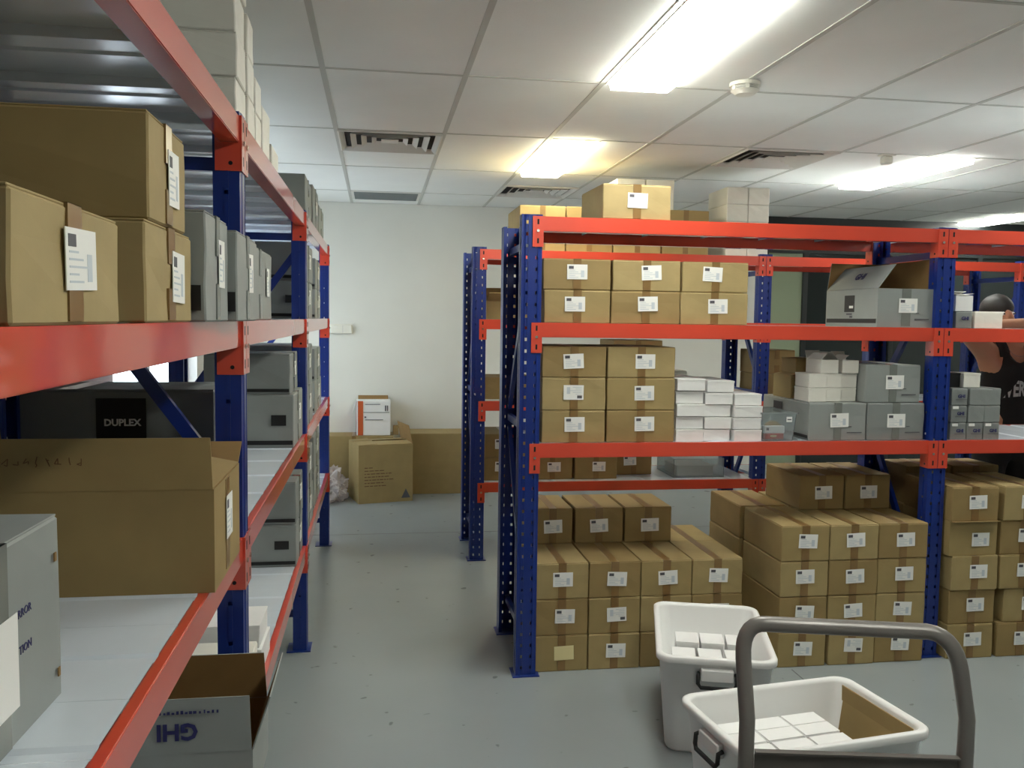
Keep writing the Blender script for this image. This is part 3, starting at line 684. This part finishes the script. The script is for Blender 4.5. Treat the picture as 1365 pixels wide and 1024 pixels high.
# boxes on top of the left rack
G = 'white boxes on the top of the left rack'
for r in range(4): carton((-.342+.004*(r % 2), 2.27, 2.0455+r*.108), (.16, .34, .107), 'white box in the tall stack on top of the left rack, %s layer' % ('bottom', 'second', 'third', 'top')[r], G, face='E', kind='whitecard', lab=False, tape=False, jit=.015, name='white_box')
for r in range(3): carton((-.336, 2.44, 2.0455+r*.105), (.12, .34, .104), 'white box in the stack just behind the tall one on the left rack, %s layer' % ('bottom', 'second', 'top')[r], G, face='E', kind='whitecard', lab=False, tape=False, jit=.015, name='white_box')
for r in range(2): carton((-.338, 2.60, 2.0455+r*.098), (.12, .34, .097), 'white box in the third stack on top of the left rack, %s layer' % ('lower', 'upper')[r], G, face='E', kind='whitecard', lab=False, tape=False, jit=.02, name='white_box')
carton((-.342, 2.78, 2.0455), (.17, .3, .16), 'upright white box standing alone on top of the left rack', G, face='E', kind='whitecard', lab=False, tape=False, name='white_box')
carton((-.342, 3.02, 2.0455), (.2, .3, .09), 'low white box lying behind the upright one on the left rack', G, face='E', kind='whitecard', lab=False, tape=False, name='white_box')
G = 'grey cartons on the top of the left rack'
carton((-.342, 4.386, 2.0455), (.46, .3, .21), 'grey carton on top of the left rack, nearer of the two large ones', G, face='E', kind='greycard2', lab=False)
carton((-.342, 4.90, 2.0455), (.42, .3, .235), 'grey carton on top of the left rack, further of the two large ones', G, face='E', kind='greycard2', lsz=(.08, .07))
carton((-.342, 5.4, 2.0455), (.46, .3, .19), 'pale grey box on top of the left rack close to the back wall', G, face='E', kind='greycard', lab=False, band=True)

# ------------------------------------------------------------------ cartons by the back wall
yw = math.radians(14)
t = open_box((-.149, 7.425, .0005), (.47, .385, .495), 'open brown carton with printed text and a triangle standing on the floor', None, 'card', 'cardin', {'R': 78, 'L': 3, 'B': 4, 'F': 4}, yw, flen=.16)
bm = bmesh.new(); random.seed(5)
for r in range(7):
    x = .05
    while x < (.1, .2, .26, .23, .3, .22, .2)[r]: l = random.uniform(.012, .04); bx(bm, x, x+l, -.0014, -.0004, .3-r*.026, .3065-r*.026); x += l+.008
link('printed_text', mesh_of(bm, 'printed_text'), t, 'pencil')
bm = bmesh.new(); v = [bm.verts.new(p) for p in ((.37, -.001, .03), (.45, -.001, .03), (.41, -.001, .11), (.37, -.0002, .03), (.45, -.0002, .03), (.41, -.0002, .11))]
bm.faces.new(v[:3]); bm.faces.new(v[3:][::-1]); [bm.faces.new((v[i], v[(i+1)%3], v[3+(i+1)%3], v[3+i])) for i in range(3)]
link('triangle_mark', mesh_of(bm, 'triangle_mark'), t, 'ink')
carton((-.55, 7.93, .0005), (.70, .27, .512), 'brown carton against the back wall carrying the orange and white box', None, kind='card', lab=False, yaw=0)
t = thing('printed_box', 'worn white box with an orange stripe and torn flap on a brown carton', 'box', (-.178, 7.945, .5145), 0)
link('body', body_mesh(.3, .22, .31, 'whitecard2'), t, 'whitecard2')
part('orange_stripe', 'orange', t, (.012, .058, -.0046, -.003, .002, .31)); part('orange_side', 'orange', t, (-.0046, -.003, .004, .216, .002, .3))
part('black_mark', 'ink', t, (.07, .085, -.005, -.004, .158, .172)); part('black_mark', 'ink', t, (.25, .262, -.005, -.004, .22, .27)); part('black_mark', 'ink', t, (.27, .278, -.005, -.004, .22, .27))
for z, x1 in ((.138, .235), (.278, .21)): part('printed_line', 'ink', t, (.075, x1, -.005, -.004, z, z+.006))
bm = bmesh.new(); bar(bm, (-.002, .11, .31), (-.04, .11, .2), .2, .003, (1, 0, 0)); link('flap', mesh_of(bm, 'flap'), t, 'whitecard2')
part('flap', 'cardin', t, (.01, .28, .2, .204, .31, .345)); part('dirt_patch', 'greycard', t, (.06, .29, -.0049, -.0044, .205, .212))
carton((.262, 7.82, .0005), (.74, .35, .545), 'wide brown carton on the floor against the back wall, right of the open one', None, kind='card', lab=False, yaw=0, tape=False)
t = carton((.145, 7.98, .5145), (.05, .05, .085), 'small dark brown carton beside the orange and white box', None, kind='card2', lab=False, tape=False, name='small_box')
# crumpled plastic bag
bm = bmesh.new(); bmesh.ops.create_icosphere(bm, subdivisions=5, radius=1); random.seed(11)
from mathutils import noise as mn
for v in bm.verts:
    n = mn.noise(v.co*2.2)*.35 + abs(mn.noise(v.co*4.5))*.4+abs(mn.noise(v.co*11))*.2
    v.co = Vector((v.co.x*.14*(1+n), v.co.y*.13*(1+n), max(v.co.z, -.55)*.17*(1+n)+.1)); v.co.z = max(v.co.z, .001)
bag = link('plastic_bag', mesh_of(bm, 'plastic_bag'), None, 'bag', (-.42, 7.60, 0)); tag(bag, 'crumpled clear plastic bag lying on the floor by the end of the left rack', 'bag')
bm = bmesh.new(); bmesh.ops.create_icosphere(bm, subdivisions=3, radius=.05)
for v in bm.verts: v.co *= 1+.5*mn.noise(v.co*60)
link('knot', mesh_of(bm, 'knot'), bag, 'bag', (.02, -.02, .22))

# ------------------------------------------------------------------ tubs
def rrect(hw, hd, r, z, n=6):
    P = []
    for cx_, cy_, a0 in ((hw-r, hd-r, 0), (-hw+r, hd-r, 90), (-hw+r, -hd+r, 180), (hw-r, -hd+r, 270)):
        for k in range(n+1):
            a = math.radians(a0+90*k/n); P.append((cx_+r*math.cos(a), cy_+r*math.sin(a), z))
    return P
TW, TD, TH = .43, .635, .375
def tub(label, corner_fl, corner_fr, handle_sides):
    c0, c1 = Vector(corner_fl), Vector(corner_fr); u = (c1-c0).normalized(); rz = math.atan2(u.y, u.x)
    v = Vector((-u.y, u.x)); c = (c0+c1)/2 + v*TD/2
    t = thing('plastic_tub', label, 'tub', (c.x, c.y, 0), rz, 'white plastic storage tubs')
    bm = bmesh.new(); hw, hd = TW/2, TD/2
    loops = [rrect(hw-.045, hd-.05, .05, .002), rrect(hw-.04, hd-.045, .055, .012), rrect(hw-.014, hd-.014, .055, TH-.03), rrect(hw-.004, hd-.004, .055, TH-.028), rrect(hw, hd, .055, TH-.022), rrect(hw, hd, .055, TH-.004), rrect(hw-.005, hd-.005, .052, TH),
             rrect(hw-.02, hd-.02, .045, TH-.001), rrect(hw-.024, hd-.024, .045, TH-.012), rrect(hw-.05, hd-.055, .045, .014), rrect(hw-.06, hd-.065, .04, .008)]
    rings = [[bm.verts.new(p) for p in L] for L in loops]; n = len(rings[0])
    for A, B in zip(rings, rings[1:]):
        for k in range(n): bm.faces.new((A[k], A[(k+1)%n], B[(k+1)%n], B[k]))
    bm.faces.new(rings[0][::-1]); bm.faces.new(rings[-1])
    link('shell', mesh_of(bm, 'shell', True), t, 'tub')
    for s in handle_sides:
        # s = (axis, sign): handle on the side facing that way
        ax, sg = s; base = Matrix.Rotation({('y', -1): 0, ('y', 1): math.pi, ('x', -1): -math.pi/2, ('x', 1): math.pi/2}[s], 4, 'Z'); dd = (hd if ax == 'y' else hw)-.01
        bm = bmesh.new(); tube(bm, [(-.065, -dd, .318), (-.067, -dd-.016, .314), (-.067, -dd-.018, .285), (-.057, -dd-.02, .272), (.057, -dd-.02, .272), (.067, -dd-.018, .285), (.067, -dd-.016, .314), (.065, -dd, .318)], .007, 10)
        o = link('handle', mesh_of(bm, 'handle', True), t, 'rubber'); o.matrix_local = base
        o = part('handle_plate', 'tub', t, (-.058, .058, -dd-.014, -dd+.01, .29, .335), .004); o.matrix_local = base
    return t
zt = TH
A1, B1 = at(875, 874, 'z', zt), at(1040, 885, 'z', zt)
tub1 = tub('white plastic tub of small boxes standing in front of the floor cartons', A1.xy, B1.xy, [('y', -1), ('y', 1)])
# second tub: its short side faces left
A2, B2 = at(897, 922, 'z', zt), at(1003, 1016, 'z', zt)
tub2 = tub('white plastic tub nearest the viewer with flat white boxes and brown cardboard', A2.xy, B2.xy, [('y', -1), ('y', 1)])
bpy.context.view_layer.update()
def in_tub(tb, pos, size, yaw, label, G, kind='whitecard2'):
    p = tb.matrix_world @ Vector(pos)
    o = carton(p, size, label, G, kind=kind, lab=False, tape=False, name='small_box', yaw=tb.rotation_euler.z+yaw)
    return o
G = 'small white boxes inside the further tub'
n_ = 0
for r, (yy, xs_) in enumerate(((-.235, (-.15, -.052, .05)), (-.115, (-.148, -.048, .056)), (.02, (-.13, -.032, .068)))):
    for c, xx in enumerate(xs_):
        in_tub(tub1, (xx, yy, .236+.01*(c == 0)*(r == 0)), (.088, .112, .06+.014*(r == 2)), random.uniform(-.02, .02), 'small white box in the further tub, %s row, %s of three' % (('front', 'middle', 'back')[r], ('left', 'middle', 'right')[c]), G)
        in_tub(tub1, (xx, yy, .012), (.088, .112, .223), 0, 'white box under the others in the further tub, %s row, %s of three' % (('front', 'middle', 'back')[r], ('left', 'middle', 'right')[c]), G)
G = 'flat white boxes inside the nearest tub'
for r in range(2):
    for c in range(3):
        for l in range(2):
            in_tub(tub2, (-.15+r*.15+(.0 if l == 0 else .004), -.24+c*.132, .012+l*.142), (.142, .128, .14), random.uniform(-.012, .012), 'flat white box in the nearest tub, %s layer, %s row, %s place' % (('lower', 'upper')[l], ('far', 'near')[r], ('first', 'second', 'third')[c]), G)
# brown cardboard sheet standing along the right end of the nearest tub, plus paper
sh = thing('cardboard_sheet', 'folded brown cardboard sheet standing inside the right end of the nearest tub', 'cardboard', tub2.location, tub2.rotation_euler.z)
bm = bmesh.new(); bar(bm, (.0, .24, .02), (0, .278, .31), .32, .004, (0, 1, 0)); link('sheet', mesh_of(bm, 'sheet'), sh, 'card2')
bm = bmesh.new(); bar(bm, (0, .278, .31), (0, .276, .362), .33, .004, (0, 1, 0)); link('folded_edge', mesh_of(bm, 'folded_edge'), sh, 'card2')
bm = bmesh.new(); bmesh.ops.create_icosphere(bm, subdivisions=3, radius=.045)
for v in bm.verts: v.co *= 1+.6*mn.noise(v.co*40)
cp = link('paper_scrap', mesh_of(bm, 'paper_scrap'), None, 'card3', tub2.matrix_world @ Vector((.06, .222, .06))); tag(cp, 'crumpled brown paper scrap inside the nearest tub beside the cardboard', 'paper')

# ------------------------------------------------------------------ trolley
TL, TR = at(1022, 832, 'z', .86), at(1236, 842, 'z', .86)
yl, yr = TL.y-.03, TR.y-.03
KL, KR = at(996, 960, 'y', yl), at(1289, 958, 'y', yr)
CL, CR = at(988, 829, 'z', .86), at(1274, 847, 'z', .86)
axis = (KR-KL); axis.z = 0; axis.normalize(); nrm = Vector((axis.y, -axis.x, 0))
if nrm.y > 0: nrm = -nrm
tr = thing('platform_trolley', 'grey tubular trolley handle with a metal panel in the foreground', 'trolley', (0, 0, 0))
def qb(a, c, b, n=7): return [a.lerp(c, i/n).lerp(c.lerp(b, i/n), i/n) for i in range(n+1)]
UL, UR = KL.lerp(CL, .62), KR.lerp(CR, .55)
pts = [Vector((KL.x, KL.y, .19)), KL-Vector((0,0,.03))] + [KL] + [KL.lerp(CL, .2)] + qb(UL, CL, TL) + [TL.lerp(TR, .5)] + qb(TR, CR, UR) + [KR.lerp(CR, .2), KR, KR-Vector((0,0,.03)), Vector((KR.x, KR.y, .19))]
bm = bmesh.new(); tube(bm, pts, .0185, 18); link('handle_tube', mesh_of(bm, 'handle_tube', True), tr, 'steel')
P0, P1 = at(1006, 999, 'y', yl), at(1277, 1008, 'y', yr)
bm = bmesh.new(); bar(bm, P0-Vector((0,0,.13)), P1-Vector((0,0,.13)), .003, .26); link('panel', mesh_of(bm, 'panel'), tr, 'steelplate')
bm = bmesh.new(); bar(bm, P0-Vector((0,0,.002))+nrm*.006, P1-Vector((0,0,.002))+nrm*.006, .018, .004); link('panel_lip', mesh_of(bm, 'panel_lip'), tr, 'steelplate')
mid = (KL+KR)/2; Ld = .72
def deck_box(name, m, u0, u1, v0, v1, z0, z1):
    bm = bmesh.new(); bx(bm, u0, u1, v0, v1, z0, z1, .004)
    for q in bm.verts: p = q.co.copy(); q.co = Vector((mid.x, mid.y, 0)) + axis*p.x + nrm*p.y + Vector((0,0,p.z))
    return link(name, mesh_of(bm, name), tr, m)
deck_box('deck', 'steelplate', -.25, .25, -.03, Ld, .165, .19)
for sx in (-.2, .2):
    for sy in (.06, Ld-.1):
        deck_box('caster_fork', 'steel', sx-.02, sx+.02, sy-.015, sy+.015, .09, .165)
        bm = bmesh.new(); cyl(bm, (-.015, 0, 0), .06, .03, 'x', 20); wheel = link('wheel', mesh_of(bm, 'wheel'), tr, 'rubber', Vector((mid.x, mid.y, .06))+axis*sx+nrm*sy, (0, 0, math.atan2(axis.y, axis.x)))

# ------------------------------------------------------------------ person behind the front rack
def skin_obj(name, verts, edges, radii, m, parent=None, root=0, sub=2):
    me = bpy.data.meshes.new(name); me.from_pydata(verts, edges, []); o = link(name, me, parent)
    md = o.modifiers.new('skin', 'SKIN'); md.use_smooth_shade = True; md.branch_smoothing = .6
    for i, r in enumerate(radii):
        sv = me.skin_vertices[0].data[i]; sv.radius = tuple(1.22*q for q in (r if isinstance(r, tuple) else (r, r))); sv.use_root = (i == root)
    s = o.modifiers.new('sub', 'SUBSURF'); s.levels = s.render_levels = sub
    bpy.context.view_layer.update(); dg = bpy.context.evaluated_depsgraph_get()
    me2 = bpy.data.meshes.new_from_object(o.evaluated_get(dg)); o.modifiers.clear(); o.data = me2; me2.materials.clear(); me2.materials.append(MATS[m])
    for p in me2.polygons: p.use_smooth = True
    return o
MX, MY = 3.87, 4.93
pr = thing('person', 'person in a black tank top with one arm raised, partly hidden behind the front rack', 'person', (MX, MY, 0))
V, E, Rd = [], [], []
def add(p, r, prev=None):
    V.append(p); Rd.append(r); i = len(V)-1
    if prev is not None: E.append((prev, i))
    return i
pel = add((0, 0, .95), (.15, .105))
sp1 = add((0, -.005, 1.10), (.138, .1), pel); sp2 = add((0, 0, 1.24), (.155, .11), sp1); chest = add((0, 0, 1.36), (.15, .1), sp2)
nb = add((0, .01, 1.455), (.07, .065), chest); nk = add((0, 0, 1.50), (.056, .056), nb)
chin = add((-.06, -.015, 1.565), (.058, .07), nk); hd = add((-.085, -.012, 1.645), (.076, .094), chin); crown = add((-.09, 0, 1.725), (.055, .065), hd)
nose = add((-.087, -.108, 1.63), (.012, .012), hd)
for s in (-1, 1):
    th = add((s*.095, 0, .86), .088, pel); kn = add((s*.11, -.01, .48), .056, th); an = add((s*.115, .02, .09), .038, kn)
    add((s*.12, -.06, .045), .036, an); add((s*.125, -.15, .03), .028, len(V)-1)
def hand(wrist, d, side, palm_n):
    d = Vector(d).normalized(); s = Vector(side).normalized(); n = Vector(palm_n).normalized(); w0 = Vector(V[wrist])
    pm = add(tuple(w0+d*.05), (.03, .018), wrist)
    for k, (off, L) in enumerate(((-.027, .062), (-.009, .074), (.009, .079), (.027, .07))):
        a = add(tuple(w0+d*.092+s*off), .0095, pm); b = add(tuple(w0+d*(.092+L*.5)+s*off*1.1+n*.006), .0088, a); add(tuple(w0+d*(.092+L*.92)+s*off*1.1+n*.022), .0075, b)
    a = add(tuple(w0+d*.04+s*.038), .011, pm); add(tuple(w0+d*.075+s*.055+n*.012), .009, a)
# raised arm (to the left in the photo): forearm crosses in front of the face
sh_ = add((-.155, -.005, 1.405), .062, chest); up1 = add((-.26, -.05, 1.475), .052, sh_); el = add((-.37, -.10, 1.535), .044, up1); fo = add((-.19, -.165, 1.565), .043, el); wr = add((.0, -.165, 1.59), .03, fo)
hand(wr, (1, .12, .25), (0, -.2, 1), (0, 1, 0))
sh2 = add((.175, 0, 1.40), .06, chest); e2 = add((.25, .03, 1.13), .045, sh2); w2 = add((.26, -.03, .89), .029, e2)
hand(w2, (.05, -.1, -1), (0, 1, 0), (-1, 0, 0))
body = skin_obj('body', V, E, Rd, 'skin', pr)
# clothing
def ell(bm, z, hw, hd, cy=0., front=0., n=32):
    L = []
    for k in range(n):
        a_ = 2*math.pi*k/n; x, y = hw*math.cos(a_), hd*math.sin(a_)
        zz_ = z - front*max(0, 1-(x/(hw*.62))**2)*(1 if y < 0 else .3) if front else z
        L.append(bm.verts.new((x, y+cy, zz_)))
    return L
bm = bmesh.new(); RG = [(.88, .168, .128, 0), (1.0, .156, .118, 0), (1.1, .152, .116, 0), (1.2, .166, .126, 0), (1.27, .168, .130, 0), (1.33, .148, .130, 0), (1.38, .128, .124, .03), (1.425, .118, .108, .075)]
rings = [ell(bm, z, a_, b_, 0, f_) for z, a_, b_, f_ in RG]
for A, B in zip(rings, rings[1:]):
    for k in range(32): bm.faces.new((A[k], A[(k+1)%32], B[(k+1)%32], B[k]))
bmesh.ops.recalc_face_normals(bm, faces=bm.faces); bmesh.ops.solidify(bm, geom=bm.faces[:], thickness=.004)
link('tank_top', mesh_of(bm, 'tank_top', True), pr, 'cloth')
for s in (-1, 1):
    bm = bmesh.new(); P = [(s*.085, -.085, 1.385), (s*.088, -.075, 1.43), (s*.09, -.04, 1.478), (s*.09, .01, 1.492), (s*.088, .06, 1.46), (s*.085, .09, 1.39)]
    rings = []
    for i, p in enumerate(P):
        tg = (Vector(P[min(i+1, 5)])-Vector(P[max(i-1, 0)])).normalized(); sd = Vector((1, 0, 0)); nn = sd.cross(tg).normalized(); wd = .032
        rings.append([bm.verts.new(Vector(p)+sd*wd*x+nn*y) for x, y in ((-1, -.004), (1, -.004), (1, .006), (-1, .006))])
    for A, B in zip(rings, rings[1:]):
        for k in range(4): bm.faces.new((A[k], A[(k+1)%4], B[(k+1)%4], B[k]))
    bm.faces.new(rings[0][::-1]); bm.faces.new(rings[-1]); link('strap', mesh_of(bm, 'strap', True), pr, 'cloth')
V, E, Rd = [], [], []
p0 = add((0, 0, .97), (.158, .113))
p1 = add((0, 0, .88), (.155, .115), p0)
for s in (-1, 1):
    th = add((s*.098, 0, .78), .098, p1); kn = add((s*.112, -.01, .48), .072, th); add((s*.117, .015, .1), .06, kn)
skin_obj('trousers', V, E, Rd, 'cloth', pr)
bm = bmesh.new(); bmesh.ops.create_uvsphere(bm, u_segments=24, v_segments=16, radius=1)
for v in bm.verts:
    v.co = Vector((v.co.x*.088, v.co.y*.108, v.co.z*.1))*(1+.06*mn.noise(v.co*4))
for f in [f for f in bm.faces if f.calc_center_median().z < -.01 and f.calc_center_median().y < .02]: bm.faces.remove(f)
link('hair', mesh_of(bm, 'hair', True), pr, 'hair', (-.088, .012, 1.672))
for s in (-1, 1):
    bm = bmesh.new(); bmesh.ops.create_uvsphere(bm, u_segments=12, v_segments=8, radius=1)
    for v in bm.verts: v.co = Vector((v.co.x*.012, v.co.y*.02, v.co.z*.032))
    link('ear', mesh_of(bm, 'ear', True), pr, 'skin', (-.085+s*.083, .0, 1.63))
    bm = bmesh.new(); bmesh.ops.create_uvsphere(bm, u_segments=12, v_segments=8, radius=.012); link('eye', mesh_of(bm, 'eye', True), pr, 'whitecard2', (-.085+s*.032, -.088, 1.648))
    bm = bmesh.new(); bmesh.ops.create_uvsphere(bm, u_segments=10, v_segments=6, radius=.006); link('iris', mesh_of(bm, 'iris', True), pr, 'hair', (-.085+s*.032, -.0975, 1.648))
bm = bmesh.new(); bx(bm, -.026, .026, -.004, .004, -.004, .004, .002); link('mouth', mesh_of(bm, 'mouth'), pr, 'redlabel', (-.08, -.083, 1.585))
me = text_mesh('EVERLAST', .052, True, .0006); xm = max(v.co.x for v in me.vertices)
for v in me.vertices:
    x, z = v.co.x*.14/xm, v.co.y; arch = 2.3+1.1*(abs(x)/.148)**1.5
    v.co = Vector((x, -.1285*math.sqrt(max(.02, 1-(x/.1685)**2))-.003-v.co.z*.5, z*arch))
link('lettering', me, pr, 'printwhite', (.022, 0, 1.19))
bm = bmesh.new(); tube(bm, [(.055*math.cos(a_)*1.1, -.075-.03*max(0, -math.sin(a_)), 1.44+.05*math.sin(a_)) for a_ in [math.pi+math.pi*i/12 for i in range(13)]], .0018, 6); link('necklace', mesh_of(bm, 'necklace'), pr, 'bolt')
